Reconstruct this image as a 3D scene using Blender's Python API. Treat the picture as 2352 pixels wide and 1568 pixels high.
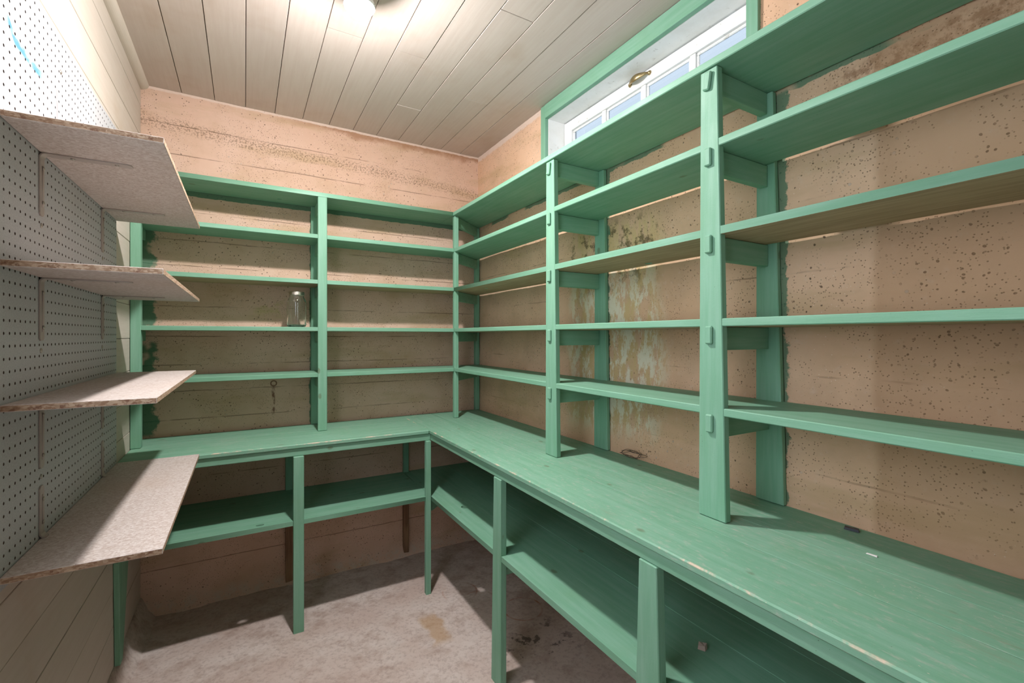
import bpy, bmesh, math, random
import numpy as np
from mathutils import Vector, Matrix

random.seed(7)
for o in list(bpy.data.objects):
    bpy.data.objects.remove(o, do_unlink=True)
scene = bpy.context.scene
col = scene.collection

# ------------------------------------------------------------------ camera
CAMZ = 1.245
cd = bpy.data.cameras.new('camera')
cd.sensor_fit = 'HORIZONTAL'
cd.sensor_width = 36.0
cd.lens = 36.0 * 1050 / 2352
cd.shift_y = -12.0 / 2352
cd.clip_start = 0.02
cam = bpy.data.objects.new('camera', cd)
col.objects.link(cam)
cam.location = (0, 0, CAMZ)
cam.rotation_euler = (math.pi / 2, 0, -math.radians(30.3))
scene.camera = cam

# ------------------------------------------------------------------ daylight outside
world = bpy.data.worlds.new('daylight')
scene.world = world
world.use_nodes = True
bg = world.node_tree.nodes['Background']
bg.inputs[0].default_value = (0.84, 0.92, 1.0, 1)
bg.inputs[1].default_value = 4.2
BULB_STRENGTH = 1220.0

vs = scene.view_settings
vs.view_transform = 'Standard'
vs.look = 'None'
vs.exposure = 0.40
vs.gamma = 1.0
vs.use_curve_mapping = False

# ------------------------------------------------------------------ room numbers
RX, LX, BY, FY = 1.295, -0.410, 2.650, -1.05      # right, left, back, front walls
FZ, CZ = -0.035, 2.392                            # floor, ceiling
ZC = 0.778                                        # worktop

# ------------------------------------------------------------------ node helpers
class NT:
    def __init__(s, name):
        s.m = bpy.data.materials.new(name)
        s.m.use_nodes = True
        s.t = s.m.node_tree
        s.b = s.t.nodes['Principled BSDF']
        s.pos = s.t.nodes.new('ShaderNodeNewGeometry').outputs['Position']
    def link(s, a, b):
        s.t.links.new(a, b)
    def put(s, sock, v):
        if isinstance(v, bpy.types.NodeSocket):
            s.link(v, sock)
        elif v is not None:
            if isinstance(v, (tuple, list)) and len(v) == 3 and sock.type == 'RGBA':
                v = (*v, 1)
            sock.default_value = v
    def vmul(s, vec, f):
        n = s.t.nodes.new('ShaderNodeVectorMath'); n.operation = 'MULTIPLY'
        s.put(n.inputs[0], vec); n.inputs[1].default_value = f
        return n.outputs[0]
    def vadd(s, vec, f):
        n = s.t.nodes.new('ShaderNodeVectorMath'); n.operation = 'ADD'
        s.put(n.inputs[0], vec); s.put(n.inputs[1], f)
        return n.outputs[0]
    def noise(s, scale=5, detail=4, rough=.55, vec=None, dist=0.0):
        n = s.t.nodes.new('ShaderNodeTexNoise')
        n.inputs['Scale'].default_value = scale
        n.inputs['Detail'].default_value = detail
        n.inputs['Roughness'].default_value = rough
        n.inputs['Distortion'].default_value = dist
        s.link(vec if vec is not None else s.pos, n.inputs['Vector'])
        return n.outputs['Fac']
    def vor(s, scale, vec=None, feature='F1'):
        n = s.t.nodes.new('ShaderNodeTexVoronoi'); n.feature = feature
        n.inputs['Scale'].default_value = scale
        s.link(vec if vec is not None else s.pos, n.inputs['Vector'])
        return n.outputs
    def ramp(s, f, a, b, lo=0.0, hi=1.0):
        n = s.t.nodes.new('ShaderNodeMapRange')
        n.interpolation_type = 'SMOOTHSTEP'
        s.put(n.inputs[0], f)
        n.inputs[1].default_value = a; n.inputs[2].default_value = b
        n.inputs[3].default_value = lo; n.inputs[4].default_value = hi
        return n.outputs[0]
    def math(s, op, a, b=0.0, c=None):
        n = s.t.nodes.new('ShaderNodeMath'); n.operation = op
        s.put(n.inputs[0], a); s.put(n.inputs[1], b)
        if c is not None: s.put(n.inputs[2], c)
        return n.outputs[0]
    def mul(s, a, b): return s.math('MULTIPLY', a, b)
    def add(s, a, b): return s.math('ADD', a, b)
    def sub(s, a, b): return s.math('SUBTRACT', a, b)
    def mx(s, a, b): return s.math('MAXIMUM', a, b)
    def mn(s, a, b): return s.math('MINIMUM', a, b)
    def mix(s, f, a, b):
        n = s.t.nodes.new('ShaderNodeMix'); n.data_type = 'RGBA'
        s.put(n.inputs[0], f); s.put(n.inputs[6], a); s.put(n.inputs[7], b)
        return n.outputs[2]
    def xyz(s):
        n = s.t.nodes.new('ShaderNodeSeparateXYZ'); s.link(s.pos, n.inputs[0])
        return n.outputs
    def rand(s):
        return s.t.nodes.new('ShaderNodeObjectInfo').outputs['Random']
    def hsv(s, c, v):
        n = s.t.nodes.new('ShaderNodeHueSaturation')
        s.put(n.inputs['Color'], c); s.put(n.inputs['Value'], v)
        return n.outputs[0]
    def box(s, c, half, soft):           # 1 inside |c|<half
        return s.ramp(s.math('ABSOLUTE', c), half, half + soft, 1, 0)
    def bump(s, h, strength, dist=0.01, normal=None):
        n = s.t.nodes.new('ShaderNodeBump')
        n.inputs['Strength'].default_value = strength
        n.inputs['Distance'].default_value = dist
        s.link(h, n.inputs['Height'])
        if normal is not None: s.link(normal, n.inputs['Normal'])
        s.link(n.outputs[0], s.b.inputs['Normal'])
        return n.outputs[0]
    def done(s, color, rough=.6, spec=.35, metal=0.0):
        s.put(s.b.inputs['Base Color'], color)
        s.put(s.b.inputs['Roughness'], rough)
        s.b.inputs['Specular IOR Level'].default_value = spec
        s.b.inputs['Metallic'].default_value = metal
        return s.m

def stretch(axis, k=14.0):
    v = [k, k, k]; v[axis] = 1.0
    return tuple(v)

def green_paint(name, axis, wear=0.0, edge=None):
    n = NT(name)
    sv = n.vmul(n.pos, stretch(axis))
    sv = n.vadd(sv, n.mul(n.rand(), 37.0)) if False else sv
    streak = n.noise(4.0, 5, .6, sv)
    fine = n.noise(26.0, 4, .6, sv)
    blotch = n.noise(5.5, 4, .6)
    c = n.mix(n.ramp(streak, .3, .75), (.165, .360, .240), (.220, .415, .305))
    c = n.mix(n.mul(n.ramp(blotch, .5, .78), .45), c, (.165, .345, .205))
    spk = n.vor(95)
    dots = n.mul(n.ramp(spk['Distance'], .05, .10, 1, 0), n.ramp(n.noise(9, 2), .60, .66))
    c = n.mix(n.mul(dots, .75), c, (.035, .055, .035))
    kv_ = n.vor(4.6, n.vadd(n.vmul(n.pos, stretch(axis, 1.7)), (1.7, .4, 2.9)))
    kn = n.ramp(n.add(kv_['Distance'], n.mul(n.sub(n.noise(60, 3), .5), .05)), .045, .085, 1, 0)
    c = n.mix(n.mul(kn, .55), c, (.115, .13, .06))
    if wear > 0:
        w1 = n.mul(n.ramp(n.noise(3.2, 5, .65), .52, .72), n.ramp(fine, .50, .66))
        w1 = n.mx(w1, n.mul(n.ramp(n.noise(34, 4, .7, n.vmul(n.pos, stretch(axis, 3.0))), .52, .72), .55))
        c = n.mix(n.mul(w1, wear), c, (.46, .45, .40))
        w2 = n.mul(n.ramp(n.noise(2.1, 3, .6, n.vadd(n.pos, (3, 5, 1))), .55, .75), n.ramp(streak, .45, .7))
        c = n.mix(n.mul(w2, wear * .8), c, (.155, .190, .090))
        fl = n.mul(n.ramp(n.vor(60, n.vmul(n.pos, stretch(axis, 2.2)))['Distance'], .06, .12, 1, 0),
                   n.ramp(n.noise(6, 2, .5, n.vadd(n.pos, (8, 2, 0))), .60, .64))
        c = n.mix(n.mul(fl, .8), c, (.62, .55, .47))
    if edge:                                   # paint rubbed through along a worn arris
        ax, val, lo, hi = edge
        d = n.math('ABSOLUTE', n.sub(n.xyz()[ax], val))
        zz = n.math('ABSOLUTE', n.sub(n.xyz()[2], ZC))
        e = n.mul(n.ramp(d, lo, hi, 1, 0), n.ramp(zz, .002, .006, 1, 0))
        e = n.mul(e, n.ramp(n.noise(7, 5, .75), .50, .60))
        c = n.mix(n.mul(e, .85), c, (.66, .47, .36))
    h = n.add(n.mul(fine, .7), n.mul(n.noise(240, 2), .35))
    n.bump(h, .22, .002)
    return n.done(c, n.ramp(blotch, .3, .7, .50, .66), .38)

M = {}
for i, a in enumerate('xyz'):
    M['green_' + a] = green_paint('green_paint_' + a, i)
M['top_x'] = green_paint('worn_green_paint_x', 0, .75, (1, 2.172, .001, .006))
M['top_y'] = green_paint('worn_green_paint_y', 1, .85, (0, .793, .001, .007))

def raw_wood(name, axis, dark=(.36, .25, .155), light=(.52, .375, .245)):
    n = NT(name)
    sv = n.vmul(n.pos, stretch(axis, 18))
    g = n.noise(5, 5, .6, sv, .6)
    c = n.mix(n.ramp(g, .3, .7), dark, light)
    c = n.mix(n.mul(n.ramp(n.noise(3, 3), .45, .7), .4), c, (.42, .29, .16))
    n.bump(g, .2, .002)
    return n.done(c, .7, .25)
M['raw_x'] = raw_wood('bare_wood_x', 0)
M['raw_y'] = raw_wood('bare_wood_y', 1)
M['brown_z'] = raw_wood('brown_stained_wood', 2, (.16, .085, .05), (.27, .15, .09))

def concrete(name, kind):
    n = NT(name)
    X, Y, Z = n.xyz()
    U = X if kind == 'back' else Y
    big = n.noise(1.3, 4, .6)
    mid = n.noise(6, 5, .6)
    fin = n.noise(45, 4, .6)
    c = n.mix(n.ramp(big, .3, .7), *(((.635, .415, .310), (.69, .485, .385)) if kind == 'back' else ((.66, .415, .270), (.72, .480, .340))))
    c = n.mix(n.mul(n.ramp(mid, .42, .72), .55), c, (.52, .340, .225))
    c = n.mix(n.mul(n.ramp(fin, .55, .8), .35), c, (.70, .53, .43))
    # yellowish-brown water marks in soft horizontal drifts
    hs = n.noise(2.0, 4, .6, n.vmul(n.pos, (1, 1, 5)))
    c = n.mix(n.mul(n.ramp(hs, .52, .72), .45), c, (.46, .32, .175))
    # pits and pebbles of the cast surface
    wob = n.noise(30, 2)
    v1 = n.vor(62, n.vadd(n.pos, n.mul(wob, .012)))
    pits = n.mul(n.ramp(v1['Distance'], .12, .20, 1, 0), n.ramp(n.noise(3.4, 3, .7), .40, .56))
    pits = n.mul(pits, n.ramp(n.noise(21, 2, .5, n.vadd(n.pos, (3, 3, 8))), .42, .50))
    v2 = n.vor(130, n.vadd(n.pos, (4.1, 1.7, .3)))
    tiny = n.mul(n.ramp(v2['Distance'], .13, .24, 1, 0), n.ramp(n.noise(7, 3, .7, n.vadd(n.pos, (9, 0, 4))), .40, .56))
    v3 = n.vor(34, n.vadd(n.pos, (1.3, 7.7, 2.3)))
    peb = n.mul(n.ramp(v3['Distance'], .09, .16, 1, 0), n.ramp(n.noise(4, 2, .6, n.vadd(n.pos, (2, 6, 4))), .56, .64))
    v4 = n.vor(85, n.vadd(n.pos, (2.2, 9.1, 5.5)))
    lite = n.mul(n.ramp(v4['Distance'], .07, .14, 1, 0), n.ramp(n.noise(6, 3, .7, n.vadd(n.pos, (6, 1, 2))), .50, .60))
    c = n.mix(n.mul(lite, .7), c, (.82, .68, .58))
    dark = n.mx(pits, n.mul(tiny, .8))
    c = n.mix(n.mul(dark, .8), c, (.075, .045, .032))
    c = n.mix(n.mul(peb, .7), c, (.50, .40, .34))
    # prints left by the form boards
    zw = n.add(Z, n.mul(n.sub(n.noise(5, 4, .7), .5), .012))
    lines = None
    for k, zl in enumerate((.165, .29, .425, .575, .715, .852, .985, 1.110, 1.245, 1.387, 1.578, 1.70, 1.835, 1.965, 2.10, 2.235)):
        if kind == 'right': zl = zl + .03
        l = n.box(n.sub(zw, zl), .0008, .0022)
        lines = l if lines is None else n.mx(lines, l)
    gate = n.ramp(n.noise(3.1, 4, .7, n.vadd(n.pos, (5, 5, 5))), *((.40, .58) if kind == 'back' else (.50, .66)))
    lines = n.mul(lines, gate)
    c = n.mix(n.mul(lines, .62 if kind == 'back' else .45), c, (.13, .075, .048))
    if kind == 'back':
        # rough honeycomb line high on the wall and darker brown edge under the ceiling
        hc = n.mul(n.box(n.sub(n.add(Z, n.mul(n.sub(n.noise(4, 3), .5), .06)), n.math('MULTIPLY_ADD', X, -.05, 2.215)), .012, .03),
                   n.ramp(n.noise(120, 2), .5, .58))
        c = n.mix(n.mul(hc, .55), c, (.17, .11, .07))
        top_brown = n.ramp(n.add(Z, n.mul(n.sub(n.noise(7, 4, .65), .5), .10)), 2.335, 2.375)
        c = n.mix(n.mul(n.mul(top_brown, .75), n.ramp(X, .05, .5)), c, (.33, .165, .085))
        pl = n.ramp(n.add(Z, n.mul(n.sub(n.noise(40, 3), .5), .012)), 2.379, 2.383)
        c = n.mix(n.mul(pl, .8), c, (.72, .58, .50))
        # rust run below a nail and a pale bloom beside the jar
        rx = n.add(X, n.mul(n.sub(n.noise(9, 3), .5), .02))
        rust = n.mul(n.box(n.sub(rx, .126), .003, .006), n.mul(n.ramp(Z, .83, .86), n.ramp(Z, .99, 1.0, 1, 0)))
        rust = n.mul(rust, n.ramp(n.noise(38, 4, .7), .36, .56))
        ring_ = n.t.nodes.new('ShaderNodeVectorMath'); ring_.operation = 'DISTANCE'
        n.link(n.pos, ring_.inputs[0]); ring_.inputs[1].default_value = (.128, BY, 1.003)
        rust = n.mx(rust, n.mul(n.box(n.sub(ring_.outputs['Value'], .013), .0015, .003), n.ramp(n.noise(20, 3), .40, .5)))
        c = n.mix(n.mul(rust, .8), c, (.15, .05, .03))
        bl = n.mul(n.box(n.sub(X, .12), .03, .10), n.box(n.sub(Z, 1.39), .02, .05))
        c = n.mix(n.mul(n.mul(bl, n.ramp(n.noise(18, 4, .7), .46, .66)), .7), c, (.52, .42, .20))
        # brushed-over green paint next to the woodwork
        e1 = n.ramp(n.add(X, n.mul(n.sub(n.noise(11, 4, .65), .5), .20)), -.365, -.345, 1, 0)
        e1 = n.mul(e1, n.mul(n.ramp(n.noise(6, 3, .6, n.vadd(n.pos, (1, 1, 7))), .43, .52), n.ramp(Z, 1.90, 1.93, 1, 0)))
        e1 = n.mul(e1, n.ramp(Z, .77, .80))
        e2 = n.box(n.sub(n.add(Z, n.mul(n.sub(n.noise(22, 3), .5), .012)), 1.925), .013, .003)
        e3 = n.mul(n.box(n.sub(n.add(X, n.mul(n.sub(n.noise(30, 3), .5), .02)), .328), .026, .006), n.mul(n.ramp(Z, 1.9, 1.93, 1, 0), n.ramp(Z, .77, .79)))
        gm = n.mx(e1, n.mx(e2, e3))
        c = n.mix(n.mul(gm, .92), c, (.075, .19, .12))
    else:
        # lime bloom and yellow seepage between the first and second wall posts
        reg = n.mul(n.box(n.sub(Y, n.add(1.43, n.mul(n.sub(n.noise(3, 3), .5), .25))), .19, .12), n.ramp(Z, .80, .95))
        reg = n.mul(reg, n.ramp(Z, 1.66, 1.74, 1, 0))
        drip = n.noise(9, 5, .65, n.vmul(n.pos, (1, 2.6, .8)))
        yel = n.mul(reg, n.ramp(drip, .40, .58))
        c = n.mix(n.mul(yel, .85), c, (.60, .43, .22))
        wht = n.mul(reg, n.mul(n.ramp(n.noise(13, 6, .75, n.vmul(n.pos, (1, 1.6, .7))), .46, .55), n.ramp(Z, 1.70, 1.3, 0, 1)))
        c = n.mix(n.mul(wht, .9), c, (.74, .69, .56))
        drk = n.mul(n.mul(reg, n.ramp(n.noise(17, 5, .75), .50, .60)), n.ramp(Z, 1.35, 1.58))
        c = n.mix(n.mul(drk, .8), c, (.10, .075, .035))
        rg = n.mul(n.box(n.sub(n.add(Z, n.mul(n.sub(n.noise(6, 3), .5), .10)), 1.845), .06, .03), n.ramp(n.add(Y, n.mul(n.sub(n.noise(5, 3), .5), .2)), .66, .55))
        c = n.mix(n.mul(n.mul(rg, n.ramp(n.noise(34, 5, .75), .40, .60)), .8), c, (.30, .165, .10))
        # broader, darker brown band toward the near end
        brown_band = n.ramp(n.add(Y, n.mul(n.sub(n.noise(2.2, 3), .5), .05)), .515, .49)
        c = n.mix(n.mul(brown_band, .42), c, (.33, .175, .085))
        pl = n.mul(n.ramp(n.add(Z, n.mul(n.sub(n.noise(30, 3), .5), .03)), 2.355, 2.37), n.ramp(Y, 1.85, 1.95))
        c = n.mix(n.mul(pl, .75), c, (.70, .58, .52))
        gm = None
        for y0 in (.745, 1.46):
            g = n.box(n.sub(n.add(Y, n.mul(n.sub(n.noise(17, 5, .7), .5), .070)), y0), .034, .006)
            gm = g if gm is None else n.mx(gm, g)
        gm = n.mul(gm, n.mul(n.ramp(Z, 1.92, 1.94, 1, 0), n.ramp(Z, .77, .79)))
        e2 = n.mul(n.box(n.sub(n.add(Z, n.mul(n.sub(n.noise(22, 3), .5), .02)), 1.930), .008, .003), n.ramp(n.noise(4, 2), .40, .5))
        gm = n.mx(gm, e2)
        c = n.mix(n.mul(gm, .85), c, (.075, .19, .12))
    # salts along the slab
    sl = n.mul(n.ramp(n.add(Z, n.mul(n.sub(n.noise(9, 4), .5), .08)), .03, -.01), n.ramp(n.noise(24, 4, .7), .42, .62))
    c = n.mix(n.mul(sl, .55), c, (.60, .52, .45))
    h = n.sub(n.add(n.mul(fin, .35), n.mul(mid, .5)), n.add(n.mul(dark, .8), n.mul(lines, .8)))
    h = n.add(h, n.mul(peb, .4))
    n.bump(h, .55, .004)
    return n.done(c, .88, .15)
M['conc_back'] = concrete('board_formed_concrete_back', 'back')
M['conc_right'] = concrete('board_formed_concrete_right', 'right')

def floor_mat():
    n = NT('stained_concrete_floor')
    X, Y, Z = n.xyz()
    a = n.noise(2.2, 5, .62); b = n.noise(9, 5, .65); f = n.noise(70, 3, .6)
    c = n.mix(n.ramp(a, .32, .68), (.56, .435, .385), (.68, .59, .55))
    c = n.mix(n.mul(n.ramp(b, .45, .70), .75), c, (.40, .285, .235))
    c = n.mix(n.mul(n.ramp(n.noise(4, 5, .7, n.vadd(n.pos, (7, 3, 0))), .56, .72), .7), c, (.60, .53, .50))
    c = n.mix(n.mul(n.ramp(f, .45, .7), .4), c, (.30, .21, .18))
    ink = n.mul(n.box(n.sub(X, 1.05), .10, .12), n.box(n.sub(Y, 1.60), .05, .12))
    c = n.mix(n.mul(n.mul(ink, n.ramp(n.noise(16, 5, .7), .55, .62)), .8), c, (.09, .065, .06))
    # rust rings left by tins
    for (x, y, r, s) in ((.93, 2.11, .085, .8), (.985, 2.00, .075, .5), (1.13, 1.83, .09, .8), (1.02, 2.2, .08, .35)):
        n2 = n.t.nodes.new('ShaderNodeVectorMath'); n2.operation = 'DISTANCE'
        n.link(n.pos, n2.inputs[0]); n2.inputs[1].default_value = (x, y, FZ)
        ring = n.box(n.sub(n2.outputs['Value'], r), .0015, .006)
        ring = n.mul(ring, n.ramp(n.noise(7, 3), .42, .62))
        c = n.mix(n.mul(ring, s), c, (.36, .115, .035))
    och = n.mul(n.box(n.sub(n.add(X, n.mul(n.sub(n.noise(12, 4), .5), .12)), .72), .03, .03), n.box(n.sub(Y, 1.90), .07, .06))
    c = n.mix(n.mul(och, .6), c, (.44, .25, .10))
    n.bump(n.add(n.mul(b, .5), n.mul(f, .3)), .3, .003)
    return n.done(c, n.ramp(b, .3, .7, .62, .82), .3)
M['floor'] = floor_mat()

def plank_paint(name, axis, base, alt, stain, sa):
    n = NT(name)
    g = n.noise(5, 5, .6, n.vmul(n.pos, stretch(axis, 16)))
    c = n.mix(n.ramp(g, .3, .7), base, alt)
    c = n.mix(n.mul(n.ramp(n.noise(2.6, 4, .65), .5, .75), sa), c, stain)
    sp = n.mul(n.ramp(n.vor(40, n.vmul(n.pos, stretch(axis, 2.5)))['Distance'], .05, .11, 1, 0), n.ramp(n.noise(5, 3, .7), .60, .64))
    c = n.mix(n.mul(sp, .7), c, (.20, .11, .06))
    c = n.hsv(c, n.math('MULTIPLY_ADD', n.rand(), .10, .95))
    n.bump(n.add(g, n.mul(n.noise(120, 3), .3)), .16, .002)
    return n.done(c, .62, .28)
M['ceil'] = plank_paint('ceiling_board_paint', 1, (.565, .470, .420), (.595, .505, .455), (.47, .345, .265), .5)
M['cream'] = plank_paint('cream_board_paint', 1, (.54, .47, .40), (.57, .50, .435), (.47, .35, .25), .45)
M['dark_gap'] = NT('dark_gap').done((.05, .033, .024), .9, .1)

def simple(name, c, rough=.5, spec=.4, metal=0.0, vary=.06, scale=30):
    n = NT(name)
    k = n.noise(scale, 4, .6)
    n.bump(k, .08, .001)
    return n.done(n.hsv(c, n.ramp(k, .2, .8, 1 - vary, 1 + vary)), rough, spec, metal)

def white_paint():
    n = NT('old_white_gloss_paint')
    k = n.noise(9, 5, .65); s = n.noise(4, 4, .6, n.vmul(n.pos, (14, 1, 14)))
    c = n.mix(n.ramp(k, .35, .75), (.80, .80, .80), (.72, .71, .69))
    c = n.mix(n.mul(n.ramp(n.noise(30, 4, .7), .62, .70), .5), c, (.35, .31, .27))
    n.bump(s, .15, .002)
    return n.done(c, .45, .4)
M['white'] = white_paint()

def pegboard_mat():
    n = NT('white_pegboard')
    X, Y, Z = n.xyz()
    sp = n.noise(260, 3, .7)
    c = n.mix(n.ramp(sp, .35, .7), (.42, .425, .44), (.51, .515, .53))
    c = n.mix(n.mul(n.ramp(n.noise(3, 4, .6), .5, .75), .3), c, (.54, .50, .48))
    # blue brush stroke and a red crayon line
    zc = n.ramp(Y, 1.275, 1.32, 1.872, 1.846)
    cur = n.add(zc, n.mul(n.sub(n.noise(8, 2), .5), .01))
    blue = n.mul(n.box(n.sub(Z, cur), .006, .006), n.mul(n.ramp(Y, 1.27, 1.29), n.ramp(Y, 1.48, 1.43, 0, 1)))
    blue = n.mul(blue, n.ramp(n.noise(40, 3, .6, n.vmul(n.pos, (1, .3, 1))), .34, .55))
    c = n.mix(n.mul(blue, .9), c, (.05, .26, .46))
    red = n.mul(n.box(n.sub(n.add(Y, n.mul(n.sub(n.noise(20, 2), .5), .006)), 1.555), .0012, .0012), n.mul(n.ramp(Z, 1.69, 1.70), n.ramp(Z, 1.868, 1.860, 0, 1)))
    c = n.mix(n.mul(red, .8), c, (.60, .12, .12))
    n.bump(sp, .2, .001)
    return n.done(c, .6, .3)
M['peg'] = pegboard_mat()
M['hole'] = NT('hole_dark').done((.10, .065, .05), .9, .1)

def particle(name, edge=False):
    n = NT(name)
    v = n.vor(210 if not edge else 150, n.vmul(n.pos, (1, 1, 1) if not edge else (1, 1, 2.2)))
    ck = n.t.nodes.new('ShaderNodeSeparateColor'); n.link(v['Color'], ck.inputs[0])
    if edge:
        c = n.mix(ck.outputs[0], (.30, .175, .11), (.56, .41, .30))
        c = n.mix(n.mul(n.ramp(n.noise(60, 4, .7), .56, .66), .7), c, (.17, .07, .045))
        n.bump(n.noise(140, 4), .7, .003)
    else:
        c = n.mix(ck.outputs[0], (.47, .38, .34), (.62, .55, .52))
        c = n.mix(n.mul(n.ramp(n.noise(160, 3, .7), .58, .70), .55), c, (.26, .19, .16))
        c = n.mix(n.mul(n.ramp(n.noise(3, 4), .5, .75), .35), c, (.50, .38, .31))
        n.bump(n.noise(190, 3), .2, .001)
    return n.done(c, .75, .25)
M['chip'] = particle('particleboard_face')
M['chip_edge'] = particle('particleboard_edge', True)
M['bracket'] = simple('painted_steel_bracket', (.42, .36, .33), .5, .4, .15)
M['screw'] = simple('screw_steel', (.42, .38, .34), .4, .5, .8)
M['brass'] = simple('aged_brass', (.42, .31, .16), .32, .5, 1.0, .15, 60)
M['lidmetal'] = simple('jar_lid_metal', (.72, .68, .60), .28, .5, 1.0)
M['porcelain'] = simple('porcelain', (.8, .79, .76), .25, .5)
M['black'] = simple('black_plastic', (.03, .032, .045), .4, .5)
M['pinkchip'] = simple('pale_plaster', (.55, .42, .38), .8, .2)
M['whitechip'] = simple('white_flake', (.75, .73, .72), .6, .3)
M['wire'] = simple('dark_wire', (.07, .045, .04), .5, .4)

def glass(name, tint, ior, rough=0.0):
    m = bpy.data.materials.new(name); m.use_nodes = True
    b = m.node_tree.nodes['Principled BSDF']
    b.inputs['Base Color'].default_value = (*tint, 1)
    b.inputs['Transmission Weight'].default_value = 1.0
    b.inputs['Roughness'].default_value = rough
    b.inputs['IOR'].default_value = ior
    return m
M['jarglass'] = glass('clear_jar_glass', (.97, .99, .98), 1.45)
def pane_mat():
    m = bpy.data.materials.new('window_glass'); m.use_nodes = True
    t = m.node_tree; t.nodes.clear()
    out = t.nodes.new('ShaderNodeOutputMaterial')
    tr = t.nodes.new('ShaderNodeBsdfTransparent'); tr.inputs[0].default_value = (.385, .405, .425, 1)
    gl = t.nodes.new('ShaderNodeBsdfGlossy'); gl.inputs['Roughness'].default_value = .02
    mx = t.nodes.new('ShaderNodeMixShader')
    mx.inputs[0].default_value = .05
    t.links.new(tr.outputs[0], mx.inputs[1]); t.links.new(gl.outputs[0], mx.inputs[2])
    t.links.new(mx.outputs[0], out.inputs[0])
    return m
M['pane'] = pane_mat()
def bulb_mat():
    m = bpy.data.materials.new('lit_bulb'); m.use_nodes = True
    b = m.node_tree.nodes['Principled BSDF']
    b.inputs['Base Color'].default_value = (.9, .9, .88, 1)
    b.inputs['Emission Color'].default_value = (1.0, .975, .965, 1)
    b.inputs['Emission Strength'].default_value = BULB_STRENGTH
    return m
M['bulb'] = bulb_mat()

# ------------------------------------------------------------------ mesh helpers
def link_mesh(name, verts, faces, mats, parent=None, fm=None, smooth=False, origin=None):
    v = np.array(verts, dtype=float)
    c = Vector(origin) if origin is not None else Vector(((v.min(0) + v.max(0)) / 2).tolist())
    me = bpy.data.meshes.new(name)
    me.from_pydata((v - np.array(c)).tolist(), [], faces)
    if not isinstance(mats, (list, tuple)): mats = [mats]
    for m in mats: me.materials.append(M[m] if isinstance(m, str) else m)
    if fm: me.polygons.foreach_set('material_index', fm)
    if smooth: me.polygons.foreach_set('use_smooth', [True] * len(me.polygons))
    me.update()
    o = bpy.data.objects.new(name, me)
    col.objects.link(o)
    place(o, c, parent)
    return o

def wpos(o):
    p = Vector((0, 0, 0))
    while o is not None:
        p += o.location; o = o.parent
    return p

def place(o, c, parent):
    if parent is not None:
        o.parent = parent
        o.location = Vector(c) - wpos(parent)
    else:
        o.location = c

def thing(name, label, cat, loc, group=None):
    o = bpy.data.objects.new(name, None)
    o.empty_display_size = .05
    col.objects.link(o); o.location = loc
    o['label'] = label; o['category'] = cat
    if group: o['group'] = group
    return o

def tag(o, label, cat, group=None):
    o['label'] = label; o['category'] = cat
    if group: o['group'] = group
    return o

def structure(o):
    o['kind'] = 'structure'
    return o

def hexa(name, P, mat, parent=None, bev=.0015, faces_mat=None):
    """P: 8 corners, bottom ring 0-3 (counter-clockwise), top ring 4-7; faces_mat: {'bottom':slot}"""
    bm = bmesh.new()
    vs_ = [bm.verts.new(p) for p in P]
    F = {'bottom': (3, 2, 1, 0), 'top': (4, 5, 6, 7), 'y0': (0, 1, 5, 4), 'x1': (1, 2, 6, 5), 'y1': (2, 3, 7, 6), 'x0': (3, 0, 4, 7)}
    mats = [mat] if not isinstance(mat, (list, tuple)) else list(mat)
    for k, f in F.items():
        fc = bm.faces.new([vs_[i] for i in f])
        if faces_mat and k in faces_mat: fc.material_index = faces_mat[k]
    if bev:
        bmesh.ops.bevel(bm, geom=list(bm.edges), offset=bev, segments=1, affect='EDGES', profile=.5, material=0)
    bmesh.ops.recalc_face_normals(bm, faces=bm.faces)
    bm.verts.index_update()
    V = [v.co.to_tuple() for v in bm.verts]
    Fs = [[v.index for v in f.verts] for f in bm.faces]
    fm = [f.material_index for f in bm.faces]
    bm.free()
    return link_mesh(name, V, Fs, mats, parent, fm)

def box(name, x0, x1, y0, y1, z0, z1, mat, parent=None, bev=.0015, faces_mat=None):
    return hexa(name, [(x0, y0, z0), (x1, y0, z0), (x1, y1, z0), (x0, y1, z0),
                       (x0, y0, z1), (x1, y0, z1), (x1, y1, z1), (x0, y1, z1)], mat, parent, bev, faces_mat)

def holed(name, x0, x1, y0, y1, z0, z1, holes, mat, parent, under=None):
    """flat board with real knot holes"""
    cu = bpy.data.curves.new('outline', 'CURVE'); cu.dimensions = '2D'; cu.fill_mode = 'BOTH'
    cu.extrude = (z1 - z0) / 2
    cx, cy = (x0 + x1) / 2, (y0 + y1) / 2
    def poly(pts):
        s = cu.splines.new('POLY'); s.points.add(len(pts) - 1); s.use_cyclic_u = True
        for p, q in zip(s.points, pts): p.co = (q[0] - cx, q[1] - cy, 0, 1)
    poly([(x0, y0), (x1, y0), (x1, y1), (x0, y1)])
    for (hx, hy, ra, rb) in holes:
        poly([(hx + ra * math.cos(t) * (1 + .08 * math.sin(3 * t)), hy + rb * math.sin(t)) for t in [k * 2 * math.pi / 18 for k in range(18)]])
    tmp = bpy.data.objects.new('outline', cu); col.objects.link(tmp)
    dg = bpy.context.evaluated_depsgraph_get()
    me = bpy.data.meshes.new_from_object(tmp.evaluated_get(dg))
    bpy.data.objects.remove(tmp, do_unlink=True); bpy.data.curves.remove(cu)
    me.name = name; me.materials.clear(); me.materials.append(M[mat])
    if under:
        me.materials.append(M[under])
        for p in me.polygons:
            if p.normal.z < -.5: p.material_index = 1
    o = bpy.data.objects.new(name, me); col.objects.link(o)
    place(o, Vector((cx, cy, (z0 + z1) / 2)), parent)
    return o

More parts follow.
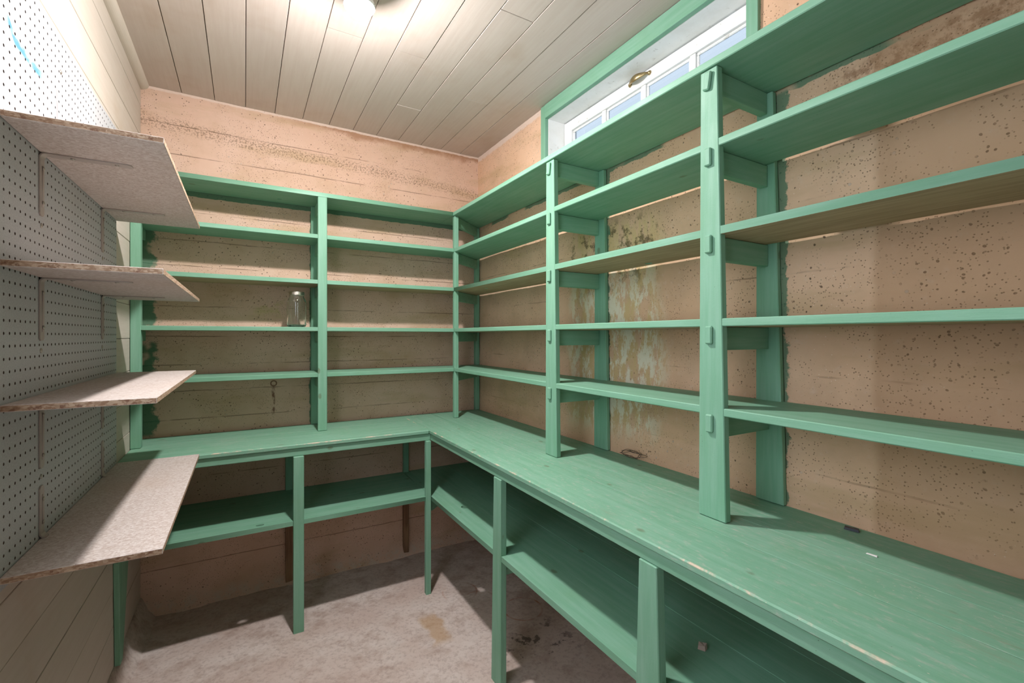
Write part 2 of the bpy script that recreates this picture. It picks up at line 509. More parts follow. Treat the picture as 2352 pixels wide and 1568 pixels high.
def lathe(name, prof, c, mat, parent=None, seg=40, smooth=True, axis='z'):
    V, F = [], []
    for (r, z) in prof:
        for k in range(seg):
            a = 2 * math.pi * k / seg
            p = (r * math.cos(a), r * math.sin(a), z)
            if axis == 'x': p = (p[2], p[0], p[1])
            V.append((c[0] + p[0], c[1] + p[1], c[2] + p[2]))
    n = len(prof)
    for i in range(n - 1):
        for k in range(seg):
            k2 = (k + 1) % seg
            F.append((i * seg + k, i * seg + k2, (i + 1) * seg + k2, (i + 1) * seg + k))
    if prof[0][0] > 1e-5: F.append(tuple(range(seg - 1, -1, -1)))
    if prof[-1][0] > 1e-5: F.append(tuple((n - 1) * seg + k for k in range(seg)))
    o = link_mesh(name, V, F, mat, parent, smooth=smooth)
    return o

def tube(name, pts, r, mat, parent=None, seg=8, closed=False):
    """pts: list of points; r: float or list of (ra, rb)"""
    V, F = [], []
    P = [Vector(p) for p in pts]; n = len(P)
    up = Vector((0, 0, 1))
    for i, p in enumerate(P):
        t = (P[min(i + 1, n - 1)] - P[max(i - 1, 0)]).normalized()
        u = t.cross(up)
        if u.length < 1e-3: u = t.cross(Vector((1, 0, 0)))
        u.normalize(); w_ = u.cross(t).normalized()
        ra, rb = (r, r) if isinstance(r, (int, float)) else r[i]
        for k in range(seg):
            a = 2 * math.pi * k / seg
            V.append(tuple(p + u * (ra * math.cos(a)) + w_ * (rb * math.sin(a))))
    for i in range(n - 1):
        for k in range(seg):
            k2 = (k + 1) % seg
            F.append((i * seg + k, i * seg + k2, (i + 1) * seg + k2, (i + 1) * seg + k))
    F.append(tuple(range(seg - 1, -1, -1))); F.append(tuple((n - 1) * seg + k for k in range(seg)))
    return link_mesh(name, V, F, mat, parent, smooth=True)

# value noise for real surface relief
_rng = np.random.default_rng(3)
_tab = _rng.random((64, 64))
def vnoise(u, v, f, ph=0):
    a, b = u * f + ph, v * f + ph * 1.7
    i, j = np.floor(a).astype(int), np.floor(b).astype(int)
    fu, fv = a - i, b - j
    fu = fu * fu * (3 - 2 * fu); fv = fv * fv * (3 - 2 * fv)
    g = lambda p, q: _tab[p % 64, q % 64]
    return (g(i, j) * (1 - fu) + g(i + 1, j) * fu) * (1 - fv) + (g(i, j + 1) * (1 - fu) + g(i + 1, j + 1) * fu) * fv
def fbm(u, v, f, ph=0):
    return sum((vnoise(u, v, f * 2 ** k, ph + 11 * k) - .5) / 2 ** k for k in range(4))

def grid_surface(name, us, vsn, fn, mat, skip=None):
    nu, nv = len(us), len(vsn)
    U, V = np.meshgrid(us, vsn, indexing='ij')
    pts = fn(U, V).reshape(-1, 3)
    F = []
    for i in range(nu - 1):
        for j in range(nv - 1):
            if skip and skip((us[i] + us[i + 1]) / 2, (vsn[j] + vsn[j + 1]) / 2): continue
            F.append((i * nv + j, (i + 1) * nv + j, (i + 1) * nv + j + 1, i * nv + j + 1))
    o = link_mesh(name, pts, F, mat, smooth=True)
    return structure(o)

def steps(a, b, d, extra=()):
    n = max(1, int(round((b - a) / d)))
    s = set(np.round(np.linspace(a, b, n + 1), 5).tolist()) | set(extra)
    return np.array(sorted(s))

# ------------------------------------------------------------------ the shell
WY0, WY1, WZ0, WZ1 = .820, 1.873, 1.956, 2.324      # window opening in the right wall

def f_back(u, v):
    d = .004 * fbm(u, v, 3.0) + .0025 * fbm(u, v, 14, 5)
    band = np.floor((v - .04) / .135)
    d += .0012 * (np.sin(band * 12.9898) )
    d += .035 * np.clip((.055 - v) / .09, 0, 1) ** 2 * (1 + 1.2 * fbm(u, v, 4, 9))
    return np.stack([u, BY - np.maximum(d, -.002), v], -1)
grid_surface('wall_back', steps(LX - .08, RX + .08, .011), steps(FZ - .02, CZ + .03, .011), f_back, 'conc_back')

def f_right(u, v):
    d = .004 * fbm(u, v, 3.0, 21) + .0025 * fbm(u, v, 14, 31)
    band = np.floor((v - .07) / .135)
    d += .0012 * np.sin(band * 78.233)
    rough = np.clip(1 - np.abs(v - 1.86) / .09, 0, 1) * np.clip((.62 - u) / .12, 0, 1)
    d += rough * .030 * (fbm(u, v, 22, 3) + .1)
    d += .035 * np.clip((.055 - v) / .09, 0, 1) ** 2
    near = np.clip(np.maximum(np.abs(u - (WY0 + WY1) / 2) - (WY1 - WY0) / 2, np.abs(v - (WZ0 + WZ1) / 2) - (WZ1 - WZ0) / 2) / .03, 0, 1)
    return np.stack([RX - np.maximum(d, -.002) * near, u, v], -1)
grid_surface('wall_right', steps(FY - .05, BY + .08, .011, (WY0, WY1)), steps(FZ - .02, CZ + .03, .011, (WZ0, WZ1)), f_right, 'conc_right',
             skip=lambda a, b: WY0 < a < WY1 and WZ0 < b < WZ1)

def f_floor(u, v):
    return np.stack([u, v, FZ + .004 * fbm(u, v, 2.0, 40) + .0012 * fbm(u, v, 12, 44)], -1)
grid_surface('floor', steps(LX - .08, RX + .08, .03), steps(FY - .05, BY + .08, .03), f_floor, 'floor')

# left wall: horizontal boards on studs
DY0, DY1, DZ1 = .05, .92, 2.06                  # unseen doorway, added here to let in fill daylight
wl = structure(box('wall_left', LX - .06, LX - .020, DY1, BY + .06, FZ - .02, CZ + .03, 'dark_gap', None, 0))
box('stud_panel', LX - .06, LX - .020, FY, DY0, FZ - .02, CZ + .03, 'dark_gap', wl, 0)
box('header', LX - .06, LX - .020, DY0, DY1, DZ1, CZ + .03, 'dark_gap', wl, 0)
dr = structure(box('added_half_door', LX - .055, LX - .018, DY0 + .004, DY1 - .004, FZ + .01, 1.02, 'cream', None, .003))  # unseen lower leaf, added to block fill light near the floor
box('ledge', LX - .07, LX - .003, DY0 + .004, DY1 - .004, 1.0205, 1.045, 'cream', dr, .003)
seams = [.045, .198, .328, .457, .593, .723, .850, .978, 1.103, 1.236, 1.374, 1.504, 1.635, 1.765, 1.895, 2.025, 2.157, 2.292, CZ + .005]
for a, b in zip(seams[:-1], seams[1:]):
    j = random.uniform(-.0008, .0008)
    runs = [(FY, BY - .002)] if a > 2.0 and a >= DZ1 - .04 else [(FY, DY0), (DY1, BY - .002)]
    for ya, yb in runs:
        box('board', LX - .020, LX + j, ya, yb, a + .0009, b - .0009, 'cream', wl, .0012)
# sloping concrete kerb that carries the boards
kv = []
for y in np.linspace(DY1, BY + .02, 60):
    w_ = .055 + .03 * float(fbm(np.array(y), np.array(1.0), 3.0, 6)); h_ = .048 + .015 * float(fbm(np.array(y), np.array(3.0), 5.0, 8))
    kv += [(LX - .03, y, FZ - .01), (LX - .03, y, h_), (LX + .004, y, h_), (LX + w_ * .5, y, FZ + (h_ - FZ) * .33), (LX + w_, y, FZ - .002)]
kf = [(5 * i + k, 5 * i + k + 1, 5 * i + k + 6, 5 * i + k + 5) for i in range(59) for k in range(4)]
structure(link_mesh('baseboard_left', kv, kf, 'floor', smooth=True))

# wall behind the photographer
structure(box('wall_front', LX - .06, RX + .08, FY - .10, FY, FZ - .02, CZ + .03, 'white', None, 0))

# ceiling boards
ce = structure(box('ceiling', LX - .06, RX + .08, FY - .1, BY + .08, CZ + .014, CZ + .05, 'dark_gap', None, 0))
cs = [LX - .02, -.257, -.126, .003, .133, .263, .395, .520, .649, .775, .911, 1.038, 1.168, RX + .06]
butts = {5: [1.811, .3], 6: [.55], 7: [1.815, .1], 8: [2.240, .7], 9: [1.405], 10: [2.02, .5], 11: [1.0], 2: [.6], 3: [1.05], 4: [.2], 1: [.9]}
for i, (a, b) in enumerate(zip(cs[:-1], cs[1:])):
    ys = [BY + .05] + sorted(butts.get(i, []), reverse=True) + [FY]
    for y1, y0 in zip(ys[:-1], ys[1:]):
        dz = random.uniform(-.0012, .0012)
        box('board', a + .0012, b - .0012, y0 + .0008, y1 - .0008, CZ + dz, CZ + .014, 'ceil', ce, .0012)

# rounded cove strip between left wall and ceiling
tv, tf = [], []
prof = [(0, -.024)] + [(.031 * math.sin(t), -.024 * math.cos(t)) for t in np.linspace(.12, math.pi / 2, 8)] + [(.031, .004), (0, .004)]
for y in (FY, BY - .003):
    tv += [(LX + px, y, CZ + pz) for px, pz in prof]
np_ = len(prof)
tf = [(k, (k + 1) % np_, np_ + (k + 1) % np_, np_ + k) for k in range(np_)] + [tuple(range(np_)), tuple(range(2 * np_ - 1, np_ - 1, -1))]
structure(link_mesh('trim_1', tv, tf, 'cream'))

# ------------------------------------------------------------------ window
win = bpy.data.objects.new('window_1', None); col.objects.link(win)
win.location = (RX, (WY0 + WY1) / 2, WZ0); structure(win)
SX = 1.400
t_ = .012
box('casing', RX - t_, RX + .008, WY1 - .001, WY1 + .037, 1.955, CZ - .002, 'green_z', win)
box('casing', RX - t_, RX + .008, WY0 - .036, WY0 + .001, 1.955, CZ - .002, 'green_z', win)
box('casing', RX - t_ - .002, RX + .008, WY0 + .001, WY1 - .001, WZ1 - .001, CZ - .002, 'green_y', win)
box('jamb', RX + .0085, SX + .05, WY1 - .002, WY1 + .02, WZ0, WZ1, 'white', win)
box('jamb', RX + .0085, SX + .05, WY0 - .02, WY0 + .002, WZ0, WZ1, 'white', win)
box('head', RX + .0085, SX + .05, WY0 - .02, WY1 + .02, WZ1 - .001, WZ1 + .02, 'white', win)
box('sill', RX + .002, SX + .05, WY0 - .02, WY1 + .02, WZ0 - .02, WZ0 + .001, 'white', win)
sash = bpy.data.objects.new('sash', None); col.objects.link(sash); place(sash, Vector((SX, 1.346, 1.93)), win)
y0, y1, z0, z1 = WY0 + .004, WY1 - .004, WZ0 + .006, WZ1 - .006
sx1 = SX + .034
box('stile', SX, sx1, y1 - .058, y1, z0, z1, 'white', sash)
box('stile', SX, sx1, y0, y0 + .058, z0, z1, 'white', sash)
box('rail', SX, sx1, y0 + .0581, y1 - .0581, z1 - .050, z1, 'white', sash)
box('rail', SX, sx1, y0 + .0581, y1 - .0581, z0, z0 + .050, 'white', sash)
# stepped glazing moulding round each light, muntins and panes
mun = [1.579, 1.341, 1.103]
edges = [y1 - .058] + mun + [y0 + .058]
for m_ in mun:
    box('muntin', SX + .004, sx1 - .004, m_ - .0125, m_ + .0125, z0 + .0501, z1 - .0501, 'white', sash)
for i in range(4):
    hi = edges[i] - (.0125 if i else 0); lo = edges[i + 1] + (.0125 if i < 3 else 0)
    za, zb = z0 + .050, z1 - .050
    w = .010
    box('bead', SX + .010, SX + .020, lo, hi, zb - w, zb, 'white', sash, .003)
    box('bead', SX + .010, SX + .020, lo, hi, za, za + w, 'white', sash, .003)
    box('bead', SX + .010, SX + .020, lo, lo + w, za + w, zb - w, 'white', sash, .003)
    box('bead', SX + .010, SX + .020, hi - w, hi, za + w, zb - w, 'white', sash, .003)
    box('pane', SX + .0205, SX + .0235, lo, hi, za, zb, 'pane', sash, 0)
# brass bail pull on the top rail
hy, hz = 1.356, 2.300
pts, rr = [], []
for k in range(17):
    t = k / 16
    pts.append((SX - .004 - .024 * math.sin(math.pi * t) ** .8, hy + .052 - .104 * t, hz - .003 * math.sin(math.pi * t)))
    rr.append((.0035 + .0015 * math.sin(math.pi * t), .0045 + .009 * math.sin(math.pi * t) ** 1.5))
hnd = tube('handle', pts, rr, 'brass', sash, 12); hnd['label'] = 'aged brass pull handle'
for s in (-1, 1):
    lathe('rosette', [(.001, -.008), (.005, -.0075), (.008, -.004), (.0095, 0)], (SX, hy + s * .053, hz), 'brass', sash, 20, True, 'x')
    lathe('screw_head', [(.0005, -.0105), (.0028, -.0095), (.003, -.007)], (SX, hy + s * .053, hz), 'brass', sash, 12, True, 'x')

# ------------------------------------------------------------------ shelving on the back wall
SH = [1.953, 1.747, 1.523, 1.290, 1.064]          # shelf tops
TH = .020
BYF, RXF = 2.424, 1.040                            # front edges of the shelves
PYF, PXF = 2.419, 1.032                            # front faces of the posts
bu = thing('shelving_unit', 'green painted open shelving of five boards on the back wall, holding the glass jar', 'shelving', (.33, 2.54, ZC))
WALLGAP = .004
back_right_end = 1.050
for i, z in enumerate(SH):
    raw = i >= 2
    mats = ['green_x', 'raw_x'] if raw else 'green_x'
    fmx = {'bottom': 1} if raw else None
    if i == 0:
        holed('shelf', LX + .001, 1.025, 2.420, BY - .006, z - TH, z, [(.15, 2.568, .011, .007), (.50, 2.635, .010, .006)], 'green_x', bu)
    else:
        box('shelf', LX + .001, 1.0325, BYF, BY - .006 - (.008 if i == 1 else 0), z - TH, z, mats, bu, .0015, fmx)
ptop = SH[0] - TH - .001
box('post', LX + .0012, -.374, PYF, PYF + .040, ZC + .001, ptop, 'green_z', bu, .002)
box('post', .310, .352, PYF - .001, PYF + .022, ZC + .001, ptop, 'green_z', bu, .002)
box('wall_post', .303, .345, BY - .024, BY - .004, ZC + .001, ptop, 'green_z', bu, .002)
for i, z in enumerate(SH):
    zt = z - TH - .001
    box('bearer', .320, .341, PYF + .0225, BY - .0245, zt - .058, zt, 'green_y', bu)
    box('bearer', LX + .0012, LX + .020, PYF + .0405, BY - .010, zt - .045, zt, 'green_y', bu)

# ------------------------------------------------------------------ shelving on the right wall
ru = thing('shelving_unit', 'green painted open shelving with tapered pegged posts on the right wall under the window', 'shelving', (1.16, 1.0, ZC))
YEND = -.55
for i, z in enumerate(SH):
    raw = i >= 2
    gap = {1: .029, 2: .027}.get(i, .006)
    y_hi = BY - .006
    mats = ['green_y', 'raw_y'] if raw else 'green_y'
    if i == 0:
        box('shelf', 1.0255, RX - .005, YEND, y_hi, z - TH, z, 'green_y', ru, .002)
    elif i == 2:
        holed('shelf', 1.0333, RX - gap, YEND, y_hi, z - TH, z, [(1.123, 2.196, .010, .013), (1.237, 1.156, .011, .015)], 'green_y', ru, 'raw_y')
    else:
        box('shelf', 1.0333 if i else 1.0255, RX - gap, YEND, y_hi, z - TH, z, mats, ru, .002, {'bottom': 1} if raw else None)
# corner posts
box('post', 1.0340, 1.0590, 2.4180, 2.4460, ZC + .001, ptop, 'green_z', ru, .002)
box('wall_post', RX - .032, RX - .004, BY - .032, BY - .004, ZC + .001, ptop, 'green_z', ru, .002)
def tapered(name, x0, x1, yb0, yb1, yt0, yt1, z0, z1, mat, parent):
    return hexa(name, [(x0, yb0, z0), (x1, yb0, z0), (x1, yb1, z0), (x0, yb1, z0),
                       (x0, yt0, z1), (x1, yt0, z1), (x1, yt1, z1), (x0, yt1, z1)], mat, parent, .002)
posts = [(.713, .792, .737, .786), (1.427, 1.503, 1.447, 1.498), (.00, .078, .022, .072)]
wposts = [(.706, .786, .737, .783), (1.412, 1.495, 1.436, 1.489), (-.008, .07, .02, .066)]
for (a, b, c, d), (e, f, g, h) in zip(posts, wposts):
    tapered('post', PXF, PXF + .021, a, b, c, d, ZC + .001, ptop, 'green_z', ru)
    tapered('wall_post', RX - .020, RX - .003, e, f, g, h, ZC + .001, ptop, 'green_z', ru)
    for i, z in enumerate(SH):
        zt = z - TH - .001
        yb = (a + b) / 2 + .004 + .006 * (4 - i) / 4
        be = box('bearer', PXF + .0212, RX - .0205, yb - .011, yb + .011, zt - .060, zt, 'green_x', ru)
        # tenon end standing proud of the post face, chamfered
        tz1, tz0 = zt + .002, zt - .044
        p = box('tenon', PXF - .009, PXF + .001, yb - .010, yb + .010, tz0, tz1, 'green_z', be, .003)
        if i == 0:
            p.rotation_euler = (math.radians(9), 0, 0)
            p.location.z -= .010
# diagonal bearers in the corner
for i, z in enumerate(SH):
    zt = z - TH - .001
    a = Vector((1.056, 2.444)); b = Vector((RX - .034, BY - .034))
    d = (b - a).normalized(); n_ = Vector((-d.y, d.x)) * .010
    q = [a - n_, b - n_, b + n_, a + n_]
    hexa('bearer', [(p.x, p.y, zt - .055) for p in q] + [(p.x, p.y, zt) for p in q], 'green_x', ru)

# ------------------------------------------------------------------ worktops
wb = thing('worktop', 'worn green plank worktop of the short run along the back wall', 'worktop', (.19, 2.4, ZC - .018))
box('plank', LX + .001, .7920, 2.172, 2.4645, ZC - .018, ZC, 'top_x', wb, .003)
box('plank', LX + .001, .7920, 2.4655, BY - .005, ZC - .018, ZC - .0005, 'top_x', wb, .0012)
box('apron', LX + .001, .8020, 2.180, 2.200, .726, ZC - .0185, 'green_x', wb, .002)
wr = thing('worktop', 'worn green plank worktop of the long run along the right wall', 'worktop', (1.04, 1.0, ZC - .018))
box('plank', .793, .9716, YEND, BY - .005, ZC - .018, ZC, 'top_y', wr, .003)
box('plank', .9724, 1.0992, YEND, BY - .005, ZC - .018, ZC - .0002, 'top_y', wr, .0005)
box('plank', 1.1008, RX - .004, YEND, BY - .005, ZC - .018, ZC - .0005, 'top_y', wr, .0005)
box('apron', .801, .821, YEND, 2.1798, .726, ZC - .0185, 'green_y', wr, .002)

# ------------------------------------------------------------------ lower shelves with the legs
ZL, TL = .449, .020
lb = thing('low_shelf', 'dim green plank shelf with legs under the back worktop', 'shelf', (.19, 2.4, FZ))
holed('plank', LX + .001, .7995, 2.174, 2.4595, ZL - TL, ZL, [(.055, 2.199, .016, .010)], 'green_x', lb)
box('plank', LX + .001, .7995, 2.4605, BY - .005, ZL - TL, ZL - .0006, 'green_x', lb, .001)
box('leg', .180, .222, 2.168, 2.190, FZ - .002, .7255, 'green_z', lb, .002)
box('wall_leg', .181, .215, BY - .030, BY - .005, ZL + .0005, .740, 'green_z', lb, .002)
lw = box('wall_leg', .181, .215, BY - .030, BY - .004, FZ - .002, ZL - TL - .0005, 'brown_z', lb, .002); lw['label'] = 'unpainted brown wall leg'
box('leg', .7745, .7995, 2.164, 2.192, FZ - .002, .7255, 'green_z', lb, .002)
# end board against the left wall, tapering to the foot
hexa('end_leg', [(LX + .001, 2.160, .045), (LX + .018, 2.160, .045), (LX + .018, 2.200, .045), (LX + .001, 2.200, .045),
                 (LX + .001, 2.140, ZL - TL - .001), (LX + .018, 2.140, ZL - TL - .001), (LX + .018, 2.310, ZL - TL - .001), (LX + .001, 2.310, ZL - TL - .001)],
     'green_z', lb, .0015)
box('bearer', LX + .001, LX + .020, 2.311, BY - .02, ZL - TL - .046, ZL - TL - .001, 'green_y', lb)
box('bearer', .190, .212, 2.191, BY - .031, ZL - TL - .056, ZL - TL - .001, 'green_y', lb)

lr = thing('low_shelf', 'long green plank shelf with legs under the right worktop', 'shelf', (1.04, 1.0, FZ))
xs = [.8003, .945, 1.075, 1.205, RX - .005]
holed('plank', xs[0], xs[1] - .0008, YEND, BY - .005, ZL - TL, ZL, [(.884, 1.953, .014, .019)], 'green_y', lr)
for a, b in zip(xs[1:-1], xs[2:]):
    box('plank', a, b - .0008, YEND, BY - .005, ZL - TL, ZL - .0006, 'green_y', lr, .001)
box('wall_leg', .8005, .8300, BY - .030, BY - .005, ZL + .0005, .740, 'green_z', lr, .002)
lw = box('wall_leg', .8005, .8300, BY - .030, BY - .004, FZ - .002, ZL - TL - .0005, 'brown_z', lr, .002); lw['label'] = 'unpainted brown wall leg'
legs = [(1.446, 1.519, 1.446, 1.500), (.700, .800, .722, .776), (.0, .09, .015, .075)]
for a, b, c, d in legs:
    tapered('leg', .797, .822, a, b, c, d, FZ - .002, .7255, 'green_z', lr)
    y_ = (c + d) / 2
    box('bearer', .8222, RX - .02, y_ - .011, y_ + .011, ZL - TL - .062, ZL - TL - .001, 'green_x', lr)
    box('wall_leg', RX - .022, RX - .004, c, d, FZ - .002, ZL - TL - .001, 'brown_z', lr, .002)
    box('wall_leg', RX - .022, RX - .004, c, d, ZL + .001, .755, 'green_z', lr, .002)
a = Vector((.805, 2.193)); b = Vector((RX - .05, BY - .05)); d = (b - a).normalized(); n_ = Vector((-d.y, d.x)) * .011
hexa('bearer', [(p.x, p.y, ZL - TL - .06) for p in (a - n_, b - n_, b + n_, a + n_)] + [(p.x, p.y, ZL - TL - .001) for p in (a - n_, b - n_, b + n_, a + n_)], 'green_x', lr)

# ------------------------------------------------------------------ pegboard with real holes
PX = -.404
pb = thing('pegboard', 'white perforated pegboard screwed to the left wall behind the shelves', 'pegboard', (PX, 1.55, .76))
IN = .0254
PZ1, PY1 = 2.000, 2.165
nzr, nyc = 49, 47
V, F, FM = [], [], []
yy0, zz0 = PY1 - nyc * IN, PZ1 - nzr * IN
idx = {}
def pv(x, y, z):
    k = (round(x, 5), round(y, 5), round(z, 5))
    if k not in idx:
        idx[k] = len(V); V.append((x, y, z))
    return idx[k]
HR = .0033
for i in range(nyc):
    for j in range(nzr):
        a, b = yy0 + i * IN, zz0 + j * IN
        cy, cz = a + IN / 2, b + IN / 2
        C = [pv(PX, a, b), pv(PX, a + IN, b), pv(PX, a + IN, b + IN), pv(PX, a, b + IN)]
        ring = [pv(PX, cy + HR * math.cos(t), cz + HR * math.sin(t)) for t in [math.radians(-135 + 45 * k) for k in range(8)]]
        back = [pv(PX - .0042, cy + HR * math.cos(t), cz + HR * math.sin(t)) for t in [math.radians(-135 + 45 * k) for k in range(8)]]
        for k in range(4):
            r0, r1, r2 = ring[2 * k], ring[2 * k + 1], ring[(2 * k + 2) % 8]
            F.append((C[k], C[(k + 1) % 4], r2, r1, r0)); FM.append(0)
        for k in range(8):
            F.append((ring[k], ring[(k + 1) % 8], back[(k + 1) % 8], back[k])); FM.append(1)
        F.append(tuple(back)); FM.append(1)
# outer rim
for (ya, yb, za, zb) in ((yy0, PY1, zz0, zz0), (yy0, PY1, PZ1, PZ1), (yy0, yy0, zz0, PZ1), (PY1, PY1, zz0, PZ1)):
    F.append((pv(PX, ya, za), pv(PX, yb, zb), pv(PX - .0045, yb, zb), pv(PX - .0045, ya, za))); FM.append(0)
link_mesh('panel', V, F, ['peg', 'hole'], pb, FM)
def screw(parent, y, z, r=.0055, x=PX, name='screw'):
    return lathe(name, [(r, 0), (r * .95, .0012), (r * .6, .0024), (.0006, .0028)], (x, y, z), 'screw', parent, 12, True, 'x')
for y, z in ((1.452, 1.499), (1.450, 1.212), (1.450, .9235), (1.975, 1.500), (1.970, 1.210), (1.970, .9235), (1.58, 1.915)):
    screw(pb, y, z, .006)

# ------------------------------------------------------------------ particleboard shelves
def pshelf(zb, zt, x1, label, up=False, L1=.144):
    t = thing('particleboard_shelf', label, 'shelf', (PX, 1.7, zb), 'particleboard shelves on the pegboard')
    y0, y1 = 1.240, 2.160
    bm = {'x0': 1, 'x1': 1, 'y0': 1, 'y1': 1}
    box('board', PX + .0015, x1, y0, y1, zb, zt, ['chip', 'chip_edge'], t, .0012, bm)
    for yc in (1.448, 1.970):
        br = bpy.data.objects.new('bracket', None); br.empty_display_size = .03; col.objects.link(br)
        place(br, Vector((PX, yc, zb)), t)
        w = .0125; th = .0028
        s = 1 if up else -1
        zr = zt if up else zb
        L2 = .165
        # profile swept in y: wall leg, rounded bend, arm; ends clipped
        pr_in = []
        R = .012
        outer = [(PX + .0004, s * L1)] + [(PX + .0004 + R - R * math.cos(t_), s * (R - R * math.sin(t_))) for t_ in np.linspace(0, math.pi / 2, 6)] + [(PX + L2, 0.0)]
        inner = [(PX + .0004 + th, s * L1)] + [(PX + .0004 + R - (R - th) * math.cos(t_), s * (R - (R - th) * math.sin(t_))) for t_ in np.linspace(0, math.pi / 2, 6)] + [(PX + L2, s * th)]
        if up:      # only the wall leg shows above the board
            outer = outer[:-1]; inner = inner[:-1]
        n = len(outer); VV = []
        cl = .006
        for k in range(n):
            ww = w - cl if k in (0, n - 1) else w
            o_, i_ = outer[k], inner[k]
            VV += [(o_[0], yc - ww, zr + o_[1]), (o_[0], yc + ww, zr + o_[1]), (i_[0], yc + ww, zr + i_[1]), (i_[0], yc - ww, zr + i_[1])]
        # extra ring so the clipped end is short
        FF = []
        for k in range(n - 1):
            for q in range(4):
                FF.append((4 * k + q, 4 * k + (q + 1) % 4, 4 * (k + 1) + (q + 1) % 4, 4 * (k + 1) + q))
        FF += [(3, 2, 1, 0), (4 * n - 4, 4 * n - 3, 4 * n - 2, 4 * n - 1)]
        # insert near-end rings
        V2, F2 = [], []
        rings = [VV[4 * k:4 * k + 4] for k in range(n)]
        def lerp(r1, r2, d, wide):
            L = (Vector(r2[0]) - Vector(r1[0])).length; f = min(.9, d / max(L, 1e-6))
            out = []
            for q in range(4):
                p = Vector(r1[q]).lerp(Vector(r2[q]), f); p.y = yc + (-w if q in (0, 3) else w); out.append(tuple(p))
            return out
        rings = [rings[0], lerp(rings[0], rings[1], .006, 1)] + rings[1:-1] + ([lerp(rings[-1], rings[-2], .006, 1)] if not up else []) + [rings[-1]]
        for r_ in rings: V2 += r_
        m = len(rings)
        for k in range(m - 1):
            for q in range(4):
                F2.append((4 * k + q, 4 * k + (q + 1) % 4, 4 * (k + 1) + (q + 1) % 4, 4 * (k + 1) + q))
        F2 += [(3, 2, 1, 0), (4 * m - 4, 4 * m - 3, 4 * m - 2, 4 * m - 1)]
        link_mesh('plate', V2, F2, 'bracket', br)
        tube('rib', [(PX + .0034, yc, zr + s * (L1 - .02)), (PX + .0034, yc, zr + s * .03)], [(.003, .0016), (.003, .0016)], 'bracket', br, 8)
        for dz in (.035, L1 - .030):
            screw(br, yc + .0002, zr + s * dz, .0045, PX + .0048)
        if not up:
            for dx in (.055, .135):
                lathe('screw', [(.0045, 0), (.0042, -.0012), (.0006, -.0026)], (PX + dx, yc, zr - th - .0002), 'screw', br, 12)
    return t
pshelf(1.664, 1.677, -.152, 'topmost particleboard shelf on the pegboard, its speckled underside in view')
pshelf(1.379, 1.392, -.153, 'second particleboard shelf from the top, at eye level on the pegboard', False, .144)
pshelf(1.100, 1.113, -.164, 'third particleboard shelf from the top, seen from just above', False, .157)
pshelf(.772, .785, -.154, 'lowest particleboard shelf on the pegboard, level with the green worktop', True, .118)

# ------------------------------------------------------------------ jar
JX, JY, JZ = .222, 2.500, SH[3] + .0008
jar = thing('glass_jar', 'empty clear glass canning jar with metal lid on a green shelf', 'jar', (JX, JY, JZ))
po = [(.0005, .0), (.036, .0), (.0405, .003), (.0435, .010), (.0435, .120), (.0425, .128), (.038, .140), (.0335, .148), (.0325, .152), (.0325, .166)]
pi = [(.0300, .166), (.0300, .152), (.0310, .147), (.0360, .137), (.0402, .126), (.0408, .120), (.0408, .012), (.038, .007), (.0005, .0065)]
lathe('glass', po + pi, (JX, JY, JZ), 'jarglass', jar, 48)
lp = [(.0005, .1745), (.0315, .1745), (.0345, .1735), (.0355, .170), (.0350, .1665), (.0360, .164), (.0355, .159), (.0362, .156), (.0352, .155), (.0338, .155), (.0338, .1668), (.0005, .1668)]
lathe('lid', lp, (JX, JY, JZ), 'lidmetal', jar, 48)

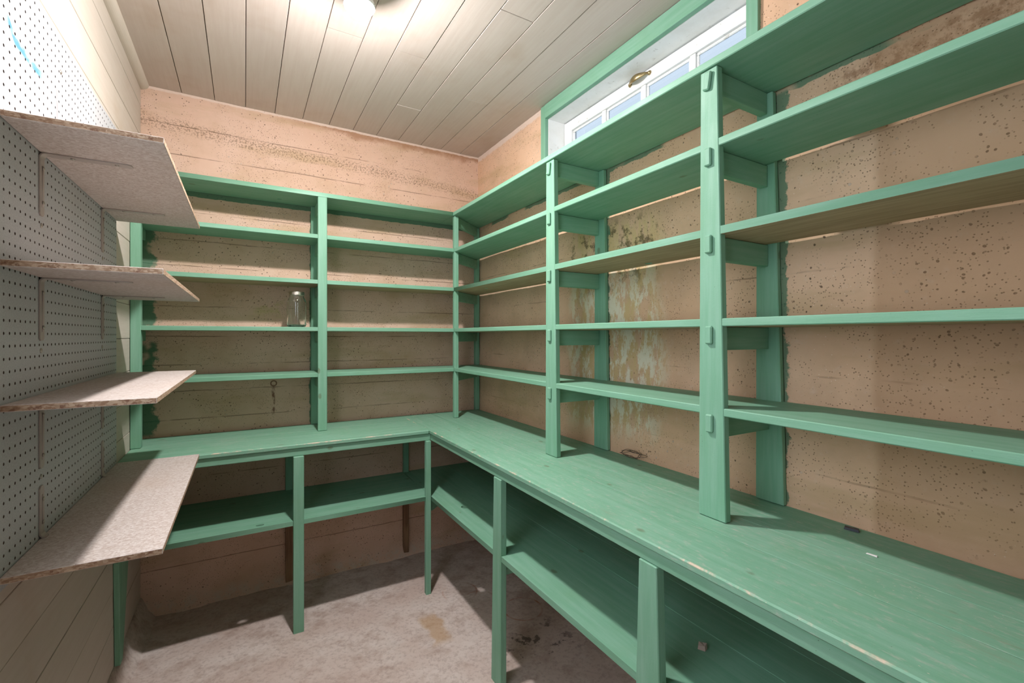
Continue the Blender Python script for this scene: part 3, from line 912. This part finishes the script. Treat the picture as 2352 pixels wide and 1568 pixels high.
# ------------------------------------------------------------------ shielded bulb on the ceiling
BX, BYL, BZ = .312, 1.488, 2.294
lamp = thing('ceiling_lamp', 'glowing white bulb in a porcelain holder on the board ceiling', 'lamp', (BX, BYL, CZ))
lathe('lampholder', [(.0005, CZ - .0018), (.055, CZ - .0018), (.055, CZ - .012), (.045, CZ - .020), (.030, CZ - .025), (.024, CZ - .037), (.022, CZ - .0400), (.0005, CZ - .0400)], (BX, BYL, 0), 'porcelain', lamp, 32)
hp = [(.0005, BZ + .055), (.014, BZ + .055), (.016, BZ + .048), (.030, BZ + .034), (.0445, BZ + .008), (.0470, BZ + .002), (.0475, BZ - .011), (.0455, BZ - .011), (.0440, BZ - .003), (.0005, BZ - .003)]  # collar and skirt shaped to keep the bulb's light off the ceiling
lathe('shield_housing', hp, (BX, BYL, 0), 'porcelain', lamp, 40)
bp = [(.0005, BZ - .0032)] + [(.0420 * math.cos(t), BZ - .0032 - .041 * math.sin(t)) for t in np.linspace(0, math.pi / 2 - .02, 12)]
bulb = lathe('bulb', bp, (BX, BYL, 0), 'bulb', lamp, 40)

# ------------------------------------------------------------------ small litter
def shard(name, pts, c, h, mat):
    n = len(pts)
    V = [(c[0] + p[0], c[1] + p[1], c[2]) for p in pts] + [(c[0] + p[0] * .9, c[1] + p[1] * .9, c[2] + h * (1 + .4 * ((k * 7) % 3 - 1) * .5)) for k, p in enumerate(pts)]
    F = [tuple(range(n - 1, -1, -1)), tuple(range(n, 2 * n))] + [(k, (k + 1) % n, n + (k + 1) % n, n + k) for k in range(n)]
    return link_mesh(name, V, F, mat)
tag(shard('plastic_clip', [(-.009, .012), (-.004, -.018), (.005, -.016), (.008, .002), (.003, .016)], (1.262, .539, ZC + .0004), .006, 'black'), 'small dark plastic piece lying on the worktop by the concrete wall', 'debris')
tag(shard('plaster_crumb', [(-.012, .004), (-.004, -.012), (.010, -.008), (.009, .006), (.001, .012)], (1.007, .762, ZL + .0003), .012, 'pinkchip'), 'pale pink plaster crumb on the dark low shelf beside the leg', 'debris')
tag(shard('paint_flake', [(-.003, .011), (-.003, -.010), (.003, -.009), (.002, .011)], (1.155, .454, ZC + .0003), .0015, 'whitechip'), 'thin white paint flake on the open worktop', 'debris')
wp = []
for k in range(140):
    t = k / 139 * 2 * math.pi * 3.4
    wp.append((RX - .020 + .006 * math.sin(3.1 * t), 1.275 - (.05 + .012 * math.sin(1.3 * t)) * math.cos(t) + .012 * math.sin(2.7 * t), ZC + .018 + (.013 + .004 * math.cos(2.2 * t)) * math.sin(t + .4)))
tag(tube('wire_loop', wp, .0008, 'wire', None, 6), 'tangled dark wire loop lying on the worktop against the stained wall', 'wire')
